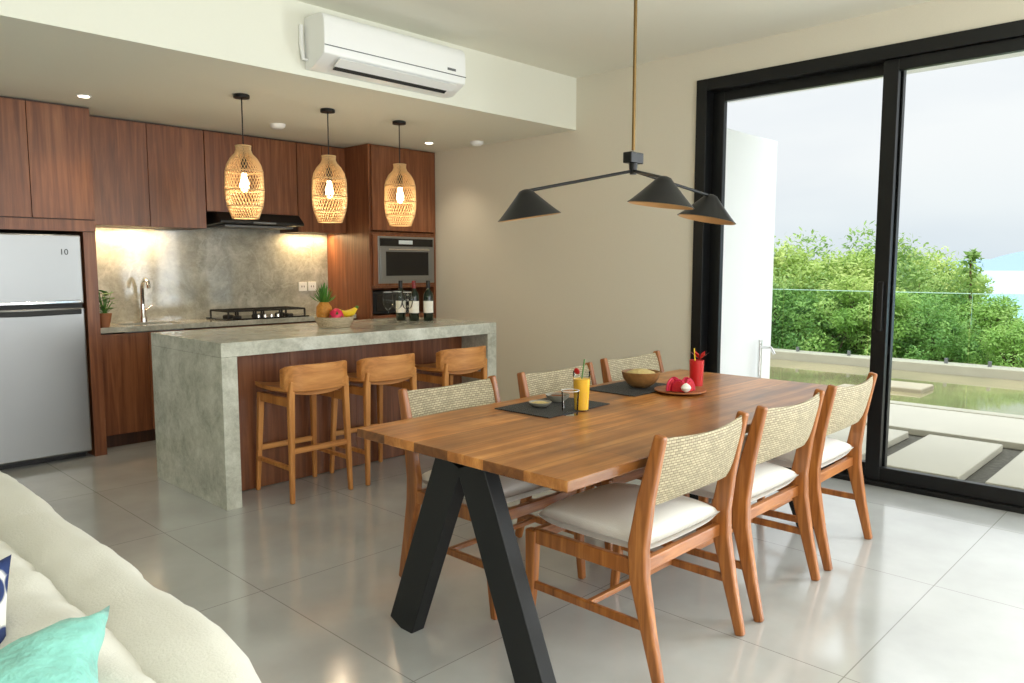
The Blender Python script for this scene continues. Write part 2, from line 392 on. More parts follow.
for i in range(8):
    y = -1.2+i*1.25
    if fp is None:
        fp = thing('glass_fence_panel', 'clear green-tinted glass fence panel on steel spigots', 'glass fence', (11.17, y, .06), group='glass fence panels')
        G().box(-.006, .006, .01, 1.24, .03, .92).obj('glass_pane', 'fence', fp)
        G().box(-.007, .007, .01, 1.24, .92, .93).obj('glass_edge', 'fence_edge', fp)
        for yy in (.25, 1.0):
            G().box(-.02, .02, yy-.02, yy+.02, 0, .07).obj('spigot', 'steel_side', fp, bevel=.004)
    else: dup(fp, (11.17, y, .06))
tp = thing('outdoor_tap', 'slim chrome outdoor tap post by the white wall', 'tap', (6.08, 2.94, -.08))
G().tube([(0, 0, 0), (0, 0, .80)], .018).obj('post', 'chrome', tp, smooth=True)
G().tube([(0, 0, .74), (.0, -.1, .74), (0, -.13, .69)], .012).obj('spout', 'chrome', tp, smooth=True)

def ground(x, y): return -.45-(x-11.35)*.16
tag(G().add([(11.36, -40, -.45), (90, -40, ground(90, 0)), (90, 60, ground(90, 0)), (11.36, 60, -.45)], [(0, 1, 2, 3)]).obj('hillside', 'grass'), 'green grassy slope falling away below the pool', 'hillside')
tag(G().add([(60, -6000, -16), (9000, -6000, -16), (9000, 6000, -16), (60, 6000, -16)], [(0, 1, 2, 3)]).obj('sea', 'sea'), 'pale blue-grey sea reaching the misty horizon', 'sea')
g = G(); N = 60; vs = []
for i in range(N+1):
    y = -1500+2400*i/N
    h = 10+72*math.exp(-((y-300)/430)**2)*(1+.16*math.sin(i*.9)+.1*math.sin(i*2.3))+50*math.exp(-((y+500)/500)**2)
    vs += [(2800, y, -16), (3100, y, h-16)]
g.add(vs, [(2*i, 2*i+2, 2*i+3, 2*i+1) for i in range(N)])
tag(g.obj('distant_headland', 'haze', smooth=True), 'headland across the water, tinted hazy blue', 'hill')

def leaf_cloud(blobs, n, size):
    vs = []; fs = []
    for k in range(n):
        bx, by, bz, br = random.choice(blobs)
        d = Vector((random.gauss(0, 1), random.gauss(0, 1), random.gauss(0, 1))).normalized()
        rr = br*(random.random()**.28)
        p = Vector((bx, by, bz))+d*rr*(1+random.uniform(-.12, .3))
        a = Vector((random.gauss(0, 1), random.gauss(0, 1), random.gauss(0, .7))).normalized()
        b2 = a.cross(d+Vector((0, 0, .3))).normalized(); s2 = size*random.uniform(.6, 1.3)
        o = len(vs); vs += [tuple(p-a*s2), tuple(p+b2*s2*.4), tuple(p+a*s2), tuple(p-b2*s2*.4)]
        fs.append((o, o+1, o+2, o+3))
    g = G(); g.add(vs, fs); return g
def tree(label, H, R, m, seed, n=10000):
    random.seed(seed)
    t = thing('tree', label, 'tree', group='hillside trees')
    g = G().tube([(0, 0, -.3), (.05, .03, H*.3), (0, .08, H*.75)], [.09, .07, .03], 8)
    blobs = []
    for i in range(16):
        a = i*2.4; rr = R*.74*math.sqrt((i+.5)/16)
        z = H*.84-(i/16)*H*.55+random.uniform(-.28, .28)
        q = (rr*math.cos(a), rr*math.sin(a), z); blobs.append(q+(R*random.uniform(.18, .36),))
        g.tube([(0, .02, H*.2+i*.03*H), (q[0]*.5, q[1]*.5, z*.8), q], [.035, .025, .01], 6)
    g.obj('trunk', 'bark', t, smooth=True)
    leaf_cloud(blobs, n, .062).obj('foliage', m, t, recalc=False)
    return t
ta = tree('bright green leafy tree beyond the glass fence', 3.4, 1.7, 'fol1', 1)
tb = tree('deep green bushy tree beyond the glass fence', 3.0, 1.8, 'fol2', 2)
pos = [(14.6, 6.9, .88, 0), (15.8, 5.4, .98, 1), (14.2, 5.3, .78, 0), (17.2, 7.4, 1.02, 1), (17.4, 4.9, .96, 0), (14.4, 4.1, .70, 1), (16.0, 3.8, .74, 0),
       (14.3, 3.0, .55, 0), (16.4, 2.5, .50, 1), (13.0, 6.1, .60, 1), (12.9, 4.6, .58, 0), (12.9, 3.4, .48, 1), (12.9, 2.4, .38, 0), (14.6, 1.9, .38, 1),
       (12.9, 7.5, .66, 0), (19.2, 6.8, 1.02, 0), (15.3, 9.0, .95, 1), (12.9, 1.4, .34, 1), (14.2, .7, .36, 0), (13.1, 5.3, .58, 1), (13.0, 4.0, .52, 0)]
first = {0: False, 1: False}
for i, (x, y, s2, k) in enumerate(pos):
    src = ta if k == 0 else tb; L = (x, y, ground(x, y))
    if not first[k]:
        src.location = L; src.scale = (s2,)*3; first[k] = True
    else: dup(src, L, i*1.3, scale=(s2,)*3)
random.seed(11)
tr = thing('sapling', 'slender young tree rising above the shrubs', 'tree', (14.6, 3.35, ground(14.6, 0)))
G().tube([(0, 0, -.2), (.03, 0, 1.5), (0, .03, 2.5)], [.04, .03, .012], 8).obj('trunk', 'bark', tr, smooth=True)
leaf_cloud([(0, 0, 2.3, .18), (.12, .1, 2.1, .18), (-.12, -.1, 2.05, .18), (0, 0, 2.5, .08)], 300, .06).obj('foliage', 'fol2', tr, recalc=False)

# ---------------------------------------------------------------- kitchen cabinets
XT = 4.08; YT = 5.70
def knoblessdoor(parent, x0, x1, y, z0, z1, m='walnut', th=.02, name='door'):
    return G().box(x0+.002, x1-.002, y-th, y, z0+.002, z1-.002).obj(name, m, parent, bevel=.0015)
c = thing('overhead_cabinet', 'dark walnut overhead cabinet above the refrigerator', 'cabinet', (0, 0, 0))
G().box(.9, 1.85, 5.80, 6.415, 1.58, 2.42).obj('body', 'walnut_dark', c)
for a, b2 in ((.92, 1.095), (1.095, 1.466), (1.466, 1.848)): knoblessdoor(c, a, b2, 5.80, 1.66, 2.41)
G().box(.9, 1.848, 5.785, 5.80, 1.58, 1.655).obj('filler_strip', 'walnut', c)
c = tag(G().box(1.77, 1.85, 5.8, 6.415, 0, 1.578).obj('cabinet_side_panel', 'walnut', bevel=.002), 'tall walnut end panel beside the refrigerator', 'panel')
fr = thing('refrigerator', 'tall brushed steel two-door refrigerator in walnut surround', 'refrigerator', (1.04, 5.8, 0))
G().box(0, .71, .05, .58, .03, 1.55).obj('body', 'steel_side', fr, bevel=.008)
G().box(.02, .69, .07, .5, 0, .03).obj('plinth', 'black', fr)
G().box(0, .71, -.02, .045, .05, 1.06).obj('door', 'steel', fr, bevel=.012, seg=3)
G().box(0, .71, -.02, .045, 1.085, 1.555).obj('freezer_door', 'steel', fr, bevel=.012, seg=3)
G().box(.01, .70, -.005, .045, 1.06, 1.085).obj('door_seal', 'darkvent', fr)
G().sweep([(.03, -.045, 1.035), (.35, -.06, 1.03), (.68, -.045, 1.035)], .02, .035, (0, 1, 0)).obj('handle', 'darkvent', fr, bevel=.006)
G().sweep([(.03, -.04, 1.102), (.35, -.045, 1.10), (.68, -.04, 1.102)], .02, .02, (0, 1, 0)).obj('handle', 'chrome', fr, bevel=.004)
def text(s, name, size, parent, loc, rot, m):
    cu = bpy.data.curves.new(name, 'FONT'); cu.body = s; cu.size = size; cu.extrude = .0005; cu.align_x = 'CENTER'
    o = bpy.data.objects.new('tmp', cu); C.objects.link(o); bpy.context.view_layer.update()
    me = bpy.data.meshes.new_from_object(o.evaluated_get(bpy.context.evaluated_depsgraph_get())); bpy.data.objects.remove(o)
    me.materials.clear(); me.materials.append(M[m]); q = bpy.data.objects.new(name, me); C.objects.link(q)
    q.parent = parent; q.location = loc; q.rotation_euler = rot; return q
text('10', 'number_print', .055, fr, (.60, -.0212, 1.42), (math.pi/2, 0, 0), 'darkvent')
def upper(name, label, x0, x1, z0, divs):
    c = thing(name, label, 'cabinet')
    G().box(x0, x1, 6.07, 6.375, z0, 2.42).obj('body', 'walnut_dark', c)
    for a, b2 in zip(divs[:-1], divs[1:]): knoblessdoor(c, a, b2, 6.07, z0, 2.41)
    return c
upper('wall_cabinet', 'walnut wall cabinet with two flat doors above sink', 1.852, 2.758, 1.64, [1.852, 2.32, 2.758])
upper('wall_cabinet', 'shorter walnut wall cabinet above the range hood', 2.762, 3.578, 1.78, [2.762, 3.17, 3.578])
upper('wall_cabinet', 'walnut wall cabinet with two flat doors beside the hood', 3.582, XT-.003, 1.64, [3.582, 3.83, XT-.003])
h = thing('range_hood', 'slim black range hood above the gas cooktop', 'range hood', (0, 0, 0))
G().profx([(6.37, 1.775), (5.98, 1.775), (5.90, 1.705), (5.90, 1.685), (6.37, 1.668)], 2.80, 3.55).obj('body', 'black', h, bevel=.006)
G().box(2.87, 3.48, 5.97, 6.3, 1.66, 1.675).obj('filter', 'steel_side', h)
G().box(3.08, 3.28, 5.892, 5.902, 1.688, 1.702).obj('control_strip', 'steel_side', h)
for i, (x0, x1, nm) in enumerate([(1.852, 2.6, 'beneath the sink'), (2.604, 3.6, 'beneath the cooktop'), (3.604, XT-.003, 'beside the cooktop')]):
    c = thing('base_cabinet', 'walnut base cabinet with flat doors ' + nm, 'cabinet')
    zt = .70 if i == 0 else .858
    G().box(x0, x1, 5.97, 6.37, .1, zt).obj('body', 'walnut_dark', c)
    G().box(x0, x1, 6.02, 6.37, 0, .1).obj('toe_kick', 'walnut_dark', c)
    xm = (x0+x1)/2
    for a, b2 in ((x0, xm), (xm, x1)): knoblessdoor(c, a, b2, 5.97, .1, .85)
sx0, sx1, sy0, sy1 = 2.08, 2.52, 6.0, 6.26
g = G().box(1.852, sx0, 5.92, 6.378, .86, .9).box(sx1, XT-.003, 5.92, 6.378, .86, .9).box(sx0, sx1, 5.92, sy0, .86, .9).box(sx0, sx1, sy1, 6.378, .86, .9)
tag(g.obj('kitchen_worktop', 'splash'), 'grey marble worktop along the back wall', 'countertop')
g = G().box(sx0, sx1, sy0, sy1, .72, .725).box(sx0, sx0+.006, sy0, sy1, .72, .862).box(sx1-.006, sx1, sy0, sy1, .72, .862).box(sx0, sx1, sy0, sy0+.006, .72, .862).box(sx0, sx1, sy1-.006, sy1, .72, .862)
tag(g.obj('sink', 'steel'), 'undermount steel sink set in marble worktop', 'sink')
f = thing('faucet', 'chrome curved kitchen faucet behind the sink', 'faucet', (2.33, 6.31, .9))
G().lathe([(.028, 0), (.028, .03), (.02, .05), (.018, .14)], 16).obj('base', 'chrome', f, smooth=True)
G().tube([(0, 0, .12), (0, 0, .26), (0, -.02, .31), (0, -.07, .34), (0, -.12, .32), (0, -.14, .27)], .015, 10).obj('spout', 'chrome', f, smooth=True)
G().tube([(.015, 0, .09), (.07, 0, .13)], .008, 8).obj('handle', 'chrome', f, smooth=True)
tag(G().box(1.852, XT-.003, 6.38, 6.415, .9, 1.775).obj('backsplash', 'splash'), 'grey veined marble backsplash slab', 'backsplash')
for i, x in enumerate((3.80, 3.90)):
    o = thing('wall_outlet', 'white wall socket on marble backsplash', 'outlet', (x, 6.379, 1.15), group='backsplash sockets')
    G().box(-.042, .042, -.008, 0, -.042, .042).obj('plate', 'plastic', o, bevel=.002)
    for d in (-.012, .012): G().box(d-.003, d+.003, -.010, -.007, -.008, .008).obj('socket_hole', 'darkvent', o)
k = thing('gas_cooktop', 'black glass gas cooktop with cast iron grates', 'cooktop', (3.22, 6.13, .9))
G().box(-.38, .38, -.19, .19, 0, .012).obj('glass_plate', 'blackglass', k, bevel=.003)
for bx, by, br in ((-.24, .07, .045), (-.24, -.09, .035), (.0, .0, .06), (.24, .07, .045), (.24, -.09, .035)):
    G().lathe([(br, .012), (br, .025), (br*.7, .032)], 20, (bx, by, 0)).obj('burner', 'cast', k, smooth=True)
for cx in (-.24, 0, .24):
    g = G()
    for yy in (-.16, .16): g.box(cx-.11, cx+.11, yy-.006, yy+.006, .065, .078)
    for xx in (-.11, -.035, .035, .11): g.box(cx+xx-.006, cx+xx+.006, -.16, .16, .065, .078)
    for xx in (-.11, .11):
        for yy in (-.16, .16): g.box(cx+xx-.006, cx+xx+.006, yy-.006, yy+.006, .012, .07)
    g.obj('grate', 'cast', k)
for i in range(4): G().lathe([(.016, .012), (.014, .035)], 14, (-.09+i*.06, -.165, 0)).obj('knob', 'chrome', k, smooth=True)
# potted plant
p = thing('potted_plant', 'small leafy green plant in a terracotta pot', 'plant', (1.94, 5.985, .9))
G().lathe([(.03, 0), (.045, .08), (.05, .1), (.044, .1)], 18).obj('pot', 'pot', p, smooth=True)
g = G(); random.seed(3)
for i in range(50):
    a = i*2.4; r1 = random.uniform(.01, .06); z1 = random.uniform(.12, .26)
    p1 = Vector((math.cos(a)*r1, math.sin(a)*r1, z1)); d = Vector((math.cos(a), math.sin(a), .3)).normalized(); sd = Vector((-math.sin(a), math.cos(a), 0))
    g.tube([(0, 0, .09), tuple(p1)], .0015, 4)
    g.add([p1, p1+d*.02+sd*.02, p1+d*.05, p1+d*.02-sd*.02], [(0, 1, 2, 3)])
g.obj('leaves', 'leaf', p, recalc=False)
# tall cabinet with microwave
c = thing('tall_cabinet', 'tall walnut cabinet housing microwave and open niche', 'cabinet')
xa = XT+.022; xb = 4.833; xm = (xa+xb)/2
g = G().box(XT, xa, YT, 6.415, 0, 2.42).box(xb, 4.855, YT, 6.415, 0, 2.42).box(xa, xb, 6.39, 6.415, 0, 2.42)
for z in (.1, .87, 1.14, 1.63, 2.4): g.box(xa, xb, YT+.002, 6.39, z, z+.02)
g.obj('body', 'walnut', c)
for z0, z1 in ((1.66, 2.41), (.1, .875)):
    knoblessdoor(c, xa, xm, YT, z0, z1); knoblessdoor(c, xm, xb, YT, z0, z1)
mw = thing('built_in_microwave', 'steel-framed built-in microwave with black glass door', 'microwave', (xa+.002, YT, 1.162))
W = xb-xa-.004
G().box(0, W, -.02, .4, 0, .465).obj('body', 'walnut', mw, bevel=.003)
G().box(.05, W-.02, -.028, -.02, .02, .45).obj('frame', 'steel', mw, bevel=.003)
G().box(.07, W-.04, -.036, -.028, .06, .34).obj('door', 'steel', mw, bevel=.004)
G().box(.13, W-.10, -.039, -.035, .09, .31).obj('window_glass', 'blackglass', mw)
G().box(.07, W-.04, -.033, -.027, .36, .43).obj('control_panel', 'blackglass', mw)
G().tube([(.14, -.058, .33), (W-.11, -.058, .33)], .008, 10).obj('handle', 'chrome', mw, smooth=True)
G().box(.28, .44, -.035, -.0325, .38, .415).obj('display', mat('display', (200, 210, 215), .4), mw)
to = thing('toaster_oven', 'black toaster oven inside the cabinet niche', 'toaster', (4.14, YT+.04, .89))
G().box(0, .44, 0, .3, .01, .22).obj('body', 'black', to, bevel=.01)
G().box(.03, .32, -.008, .001, .04, .19).obj('door', 'blackglass', to, bevel=.002)
for z in (.07, .13, .18): G().lathe([(.014, 0), (.012, .02)], 14).xf(Matrix.Translation((.38, 0, z)) @ Matrix.Rotation(math.pi/2, 4, 'X')).obj('knob', 'chrome', to, smooth=True)

# ---------------------------------------------------------------- island
isl = thing('kitchen_island', 'kitchen island with pale stone waterfall top and walnut front', 'kitchen island')
G().box(1.86, 3.96, 3.97, 4.93, .85, .93).obj('countertop', 'island', isl, bevel=.003)
G().box(1.86, 1.95, 3.97, 4.93, 0, .8495).obj('side_panel', 'island', isl, bevel=.002)
G().box(3.87, 3.96, 3.97, 4.93, 0, .8495).obj('side_panel', 'island', isl, bevel=.002)
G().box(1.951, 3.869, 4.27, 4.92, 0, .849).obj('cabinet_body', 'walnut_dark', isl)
for i in range(4):
    x0 = 1.951+i*.4795; G().box(x0+.001, x0+.4785, 4.25, 4.269, .005, .848).obj('front_panel', 'walnut', isl, bevel=.001)

# stools
st = thing('bar_stool', 'light teak counter stool with low curved backrest', 'bar stool', (2.37, 4.02, 0), group='island stools')
for sx in (-1, 1):
    G().sweep([(sx*.195, -.20, 0), (sx*.18, -.185, .6), (sx*.175, -.195, .70)], [.026, .038, .034], [.026, .038, .034]).obj('leg', 'stool', st, bevel=.008, seg=3)
    G().sweep([(sx*.195, .20, 0), (sx*.175, .165, .60)], [.026, .038], [.026, .038]).obj('leg', 'stool', st, bevel=.008, seg=3)
    G().sweep([(sx*.188, -.19, .2), (sx*.188, .19, .2)], .022, .028, (0, 0, 1)).obj('footrest', 'stool', st, bevel=.004)
    G().box(sx*.178-.012, sx*.178+.012, -.17, .15, .55, .60).obj('rail', 'stool', st, bevel=.003)
for y, z in ((-.192, .30), (.19, .26)): G().box(-.185, .185, y-.012, y+.012, z-.016, z+.016).obj('footrest', 'stoolx', st, bevel=.004)
g = G(); vs = []; fs = []; NX = 14; NY = 10
for s2 in (0, 1):
    for i in range(NX+1):
        for j in range(NY+1):
            u = -1+2*i/NX; v = -1+2*j/NY
            z = .635+.022*abs(u)**2.2+.008*v*v-(.035 if s2 else 0)*(1-.4*abs(u)**3)
            vs.append((u*.215*(1-.06*v*v), v*.19*(1-.04*u*u), z))
K = (NX+1)*(NY+1)
for s2 in (0, 1):
    for i in range(NX):
        for j in range(NY):
            a = s2*K+i*(NY+1)+j; fs.append((a, a+NY+1, a+NY+2, a+1))
edge = [i*(NY+1) for i in range(NX+1)]+[NX*(NY+1)+j for j in range(1, NY+1)]+[i*(NY+1)+NY for i in range(NX-1, -1, -1)]+[j for j in range(NY-1, 0, -1)]
for a, b2 in zip(edge, edge[1:]+edge[:1]): fs.append((a, b2, b2+K, a+K))
g.add(vs, fs).obj('seat', 'stoolx', st, smooth=True)
pts = [(-.20, -.12), (-.198, -.165), (-.17, -.20), (-.12, -.222), (-.06, -.234), (0, -.238), (.06, -.234), (.12, -.222), (.17, -.20), (.198, -.165), (.20, -.12)]
hh = [.10, .135, .15, .155, .155, .155, .155, .155, .15, .135, .10]
G().sweep([(x, y, .715) for x, y in pts], hh, .024, (0, 0, 1)).obj('backrest', 'stoolx', st, bevel=.009, seg=3, label='curved teak backrest band')
dup(st, (2.885, 4.02, 0)); dup(st, (3.52, 4.02, 0))

# ---------------------------------------------------------------- pendants over island
def pendant(x, y):
    p = thing('pendant_lamp', 'woven cane gourd-shaped pendant lamp on black cord', 'pendant lamp', (x, y, HL), group='woven pendants over the island')
    G().lathe([(.05, -.022), (.05, -.004), (.045, 0)], 24).obj('canopy', 'black', p, smooth=True)
    G().tube([(0, 0, -.02), (0, 0, -.40)], .004, 8).obj('cord', 'black', p)
    G().lathe([(.018, -.49), (.02, -.41), (.01, -.395)], 16).obj('socket', 'black', p, smooth=True)
    G().lathe([(.0, -.61), (.018, -.60), (.028, -.58), (.028, -.55), (.018, -.515), (.015, -.49)], 16, cap0=False).obj('bulb', 'bulb', p, smooth=True)
    prof0 = [(.046, -.32), (.044, -.345), (.054, -.37), (.082, -.40), (.104, -.44), (.114, -.48), (.117, -.52), (.118, -.56), (.119, -.60), (.117, -.65), (.108, -.70), (.092, -.745), (.080, -.775)]
    prof = []
    for (r0, z0), (r1, z1) in zip(prof0, prof0[1:]):
        for q in range(2): prof.append((r0+(r1-r0)*q/2, z0+(z1-z0)*q/2))
    prof.append(prof0[-1])
    g = G(); seg = 36; vs = []; fs = []
    for i, (r, z) in enumerate(prof):
        for j in range(seg):
            a = 2*math.pi*(j+.5*(i % 2))/seg; vs.append((r*math.cos(a), r*math.sin(a), z))
    for i in range(0, len(prof)-2):
        for j in range(seg):
            if i % 2 == 0: L, R = (j-1) % seg, j
            else: L, R = j, (j+1) % seg
            fs.append((i*seg+j, (i+1)*seg+R, (i+2)*seg+j, (i+1)*seg+L))
    g.add(vs, fs); o = g.obj('lamp_shade', 'cane', p, recalc=False)
    w = o.modifiers.new('Wire', 'WIREFRAME'); w.thickness = .0064; w.use_even_offset = False; w.use_boundary = True
    for r, z in ((.120, -.60), (.115, -.48), (.081, -.775), (.047, -.32), (.108, -.70)):
        G().tube([(r*math.cos(t*math.pi/16), r*math.sin(t*math.pi/16), z) for t in range(33)], .004, 6, cap=False).obj('shade_hoop', 'cane', p, smooth=True)
    point('pendant_light', (0, 0, -.65), 3.4, (1, .82, .6), .05, p)
    return p
for x in (2.39, 3.02, 3.64): pendant(x, 4.68)

def downlight(x, y, z):
    p = thing('downlight', 'round white recessed downlight in the ceiling', 'downlight', (x, y, z), group='recessed downlights')
    G().lathe([(.045, -.004), (.045, 0)], 24).obj('trim_ring', 'plastic', p)
    G().lathe([(.032, -.006), (.032, -.004)], 24).obj('lens', 'led', p)
for x, y in ((1.71, 5.44), (4.45, 5.3)): downlight(x, y, HL)
p = thing('smoke_detector', 'round white ceiling smoke detector', 'smoke detector', (3.07, 5.45, HL), group='ceiling detectors')
G().lathe([(.035, -.035), (.055, -.02), (.06, 0)], 24).obj('body', 'plastic', p, smooth=True)
dup(p, (4.7, 4.95, HL))

# ---------------------------------------------------------------- air conditioner
ac = thing('air_conditioner', 'white split air conditioner mounted on the bulkhead', 'air conditioner', (2.415, YB, 2.46))
G().profx([(0, 0), (0, .285), (-.15, .285), (-.18, .278), (-.197, .258), (-.205, .225), (-.207, .11), (-.20, .06), (-.165, .042), (-.08, .0)], 0, 1.06).obj('body', 'plastic', ac, bevel=.008, seg=3)
G().box(.002, 1.058, -.209, -.205, .100, .105).obj('panel_seam', 'steel_side', ac)
G().profx([(-.160, .039), (-.10, .006), (-.104, .002), (-.166, .035)], .12, .96).obj('vent', 'darkvent', ac)
G().profx([(-.200, .046), (-.204, .041), (-.148, .010), (-.143, .015)], .10, .98).obj('flap', 'plastic', ac)
G().box(.90, .97, -.2085, -.2065, .125, .14).obj('display', 'steel_side', ac)
G().tube([(-.0, -.03, .05), (-.02, -.02, .05), (-.025, -.01, .12), (-.025, -.01, .24)], .012, 8).obj('pipe', 'plastic', ac, smooth=True)

# ---------------------------------------------------------------- dining table
TZ = .74
tb_ = thing('dining_table', 'reclaimed plank dining table with black steel splayed legs', 'table', (1.63, 1.35, 0))
G().box(0, 2.27, 0, 1.03, TZ-.035, TZ).obj('tabletop', 'table', tb_, bevel=.004)
for x in (.08, 2.19):
    for sgn in (-1, 1):
        G().sweep([(x, .515+sgn*.335, .0), (x, .515+sgn*.05, TZ-.046)], .06, .13, (1, 0, 0)).obj('leg', 'tableleg', tb_, bevel=.004)
    G().box(x-.05, x+.05, .2, .83, TZ-.046, TZ-.0355).obj('mounting_plate', 'tableleg', tb_)
G().box(.14, 2.13, .49, .54, TZ-.09, TZ-.0355).obj('beam', 'tableleg', tb_)

# ---------------------------------------------------------------- chairs
def make_chair():
    c = thing('dining_chair', 'teak dining chair with woven back and cream seat', 'chair', group='dining chairs')
    for sx in (-1, 1):
        x = sx*.265
        G().sweep([(x, -.30, 0), (x, -.255, .18), (x, -.215, .36), (x, -.21, .46), (x, -.235, .62), (x, -.285, .83)],
                  [.028, .034, .038, .038, .034, .03], [.036, .048, .066, .068, .056, .038]).obj('leg', 'teak', c, bevel=.009, seg=3)
        G().sweep([(x, .27, 0), (x, .25, .2), (x, .245, .405)], [.028, .034, .038], [.03, .04, .052]).obj('leg', 'teak', c, bevel=.008, seg=3)
        G().sweep([(x, -.205, .385), (x, .235, .385)], .055, .024, (0, 0, 1)).obj('side_rail', 'teak', c, bevel=.005)
        G().sweep([(x, -.25, .20), (x, .25, .20)], .03, .018, (0, 0, 1)).obj('stretcher', 'teak', c, bevel=.005)
    G().box(-.25, .25, .23, .255, .36, .405).obj('front_rail', 'teakx', c, bevel=.004)
    G().box(-.25, .25, -.215, -.19, .36, .405).obj('rear_rail', 'teakx', c, bevel=.004)
    G().box(-.26, .26, -.01, .01, .19, .21).obj('stretcher', 'teakx', c, bevel=.004)
    g = G(); vs = []; fs = []; N = 22
    for s2 in (1, -1):
        for i in range(N+1):
            for j in range(N+1):
                u = -1+2*i/N; v = -1+2*j/N
                u = math.copysign(abs(u)**.7, u); v = math.copysign(abs(v)**.7, v)
                e = (max(0, (1-u**6)*(1-v**6)))**.45
                vs.append((u*.25*(1-.03*v*v), .015+v*.24*(1-.03*u*u), .454+(.038*e+(.028*(1-u*u)*(1-v*v))) if s2 == 1 else .454-.046*e))
    K = (N+1)**2
    for s2 in (0, 1):
        for i in range(N):
            for j in range(N):
                q = [s2*K+i*(N+1)+j, s2*K+(i+1)*(N+1)+j, s2*K+(i+1)*(N+1)+j+1, s2*K+i*(N+1)+j+1]; fs.append(tuple(q if s2 == 0 else q[::-1]))
    o = g.add(vs, fs).obj('seat', 'cushion', c, label='cream canvas seat cushion'); weld(o)
    o.data.polygons.foreach_set('use_smooth', [True]*len(o.data.polygons))
    vs = []; fs = []; NX = 16; NZ = 8
    for s2 in (0, 1):
        for i in range(NX+1):
            for j in range(NZ+1):
                u = -1+2*i/NX; t = j/NZ
                z = .585+.235*t - .012*(1-u*u)*(1 if t > .5 else -1)*abs(2*t-1)
                yb = -.228-.055*(t)-.028*(1-u*u)
                th = .013*(1-abs(2*t-1)**4)+.003
                vs.append((u*.258, yb+(th if s2 else -th), z))
    K = (NX+1)*(NZ+1)
    for s2 in (0, 1):
        for i in range(NX):
            for j in range(NZ):
                a = s2*K+i*(NZ+1)+j; fs.append((a, a+NZ+1, a+NZ+2, a+1))
    edge = [i*(NZ+1) for i in range(NX+1)]+[NX*(NZ+1)+j for j in range(1, NZ+1)]+[i*(NZ+1)+NZ for i in range(NX-1, -1, -1)]+[j for j in range(NZ-1, 0, -1)]
    for a, b2 in zip(edge, edge[1:]+edge[:1]): fs.append((a, b2, b2+K, a+K))
    g = G(); g.add(vs, fs).obj('backrest', 'rattan', c, smooth=True, label='woven rattan backrest')
    return c
ch = make_chair(); ch.location = (2.24, 1.55, 0)
for x, y, rz in ((2.92, 1.55, 0), (3.59, 1.56, .02), (2.24, 2.26, math.pi), (2.95, 2.24, math.pi), (3.68, 2.29, math.pi)):
    dup(ch, (x, y, 0), rz)

# ---------------------------------------------------------------- things on the table
def place(x, y, z=TZ): return (x, y, z+.0005)
def placemat(x, y, rz):
    o = G().box(-.21, .21, -.15, .15, 0, .004).obj('placemat', 'mat', loc=place(x, y), rot=(0, 0, rz))
    return tag(o, 'dark woven rectangular placemat on the dining table', 'placemat', 'dark placemats')
placemat(2.47, 2.13, 0.03); placemat(3.13, 2.17, 0)
g1 = thing('juice_glass', 'tall glass of orange juice with straw and garnish', 'drink', place(2.49, 1.99))
G().lathe([(.030, 0), (.037, .165)], 24, cap1=False).obj('glass', 'tumbler', g1, smooth=True)
G().lathe([(.0293, .005), (.0356, .135)], 24).obj('juice', 'juice', g1, smooth=True)
G().tube([(.0, 0, .13), (.018, 0, .215)], .003, 8).obj('straw', 'leaf', g1)
G().lathe([(.001, 0), (.014, .003), (.014, .006), (.001, .009)], 16, (0, 0, 0)).xf(Matrix.Translation((-.036, 0, .168)) @ Matrix.Rotation(1.3, 4, 'Y')).obj('fruit_slice', 'redcup', g1, smooth=True)
g2 = thing('water_glass', 'short clear tumbler of water', 'glass', place(2.385, 1.965))
G().lathe([(.032, 0), (.037, .10)], 24, cap1=False).obj('glass', 'tumbler', g2, smooth=True)
G().tube([(.037*math.cos(t*math.pi/12), .037*math.sin(t*math.pi/12), .10) for t in range(25)], .0014, 6, cap=False).obj('rim', 'plastic', g2, smooth=True)
def dish(name, label, cat, x, y, r, h, m, z=TZ+.005, group=None):
    o = thing(name, label, cat, (x, y, z))
    G().lathe([(r*.55, 0), (r*.9, h*.6), (r, h), (r*.94, h), (r*.82, h*.6), (r*.5, h*.3)], 28).obj('dish_body', m, o, smooth=True)
    G().lathe([(r*.85, h*.65), (r*.5, h*.95)], 24).obj('sauce', 'sauce' if r > .052 else 'food', o, smooth=True)
    return o
dish('side_dish', 'small grey ceramic dish of sauce on placemat', 'dish', 2.57, 2.19, .055, .03, 'ceramic')
dish('side_dish', 'small grey ceramic dish of snacks on placemat', 'dish', 2.42, 2.16, .05, .02, 'ceramic')
cb = thing('salad_bowl', 'coconut shell bowl filled with noodle salad', 'bowl of food', (3.16, 2.15, TZ+.0055))
G().lathe([(.04, 0), (.068, .018), (.088, .045), (.096, .078), (.091, .078), (.082, .045), (.04, .012)], 32).obj('bowl', 'coconut', cb, smooth=True)
G().lathe([(.084, .058), (.068, .075), (.036, .087), (.005, .091)], 24).obj('salad', 'food', cb, smooth=True)
pl = thing('fruit_plate', 'round wooden plate for sliced red fruit', 'plate', place(3.17, 1.93))
G().lathe([(.085, 0), (.122, .012), (.122, .018), (.08, .010)], 36).obj('plate', 'woodplate', pl, smooth=True)
random.seed(5)
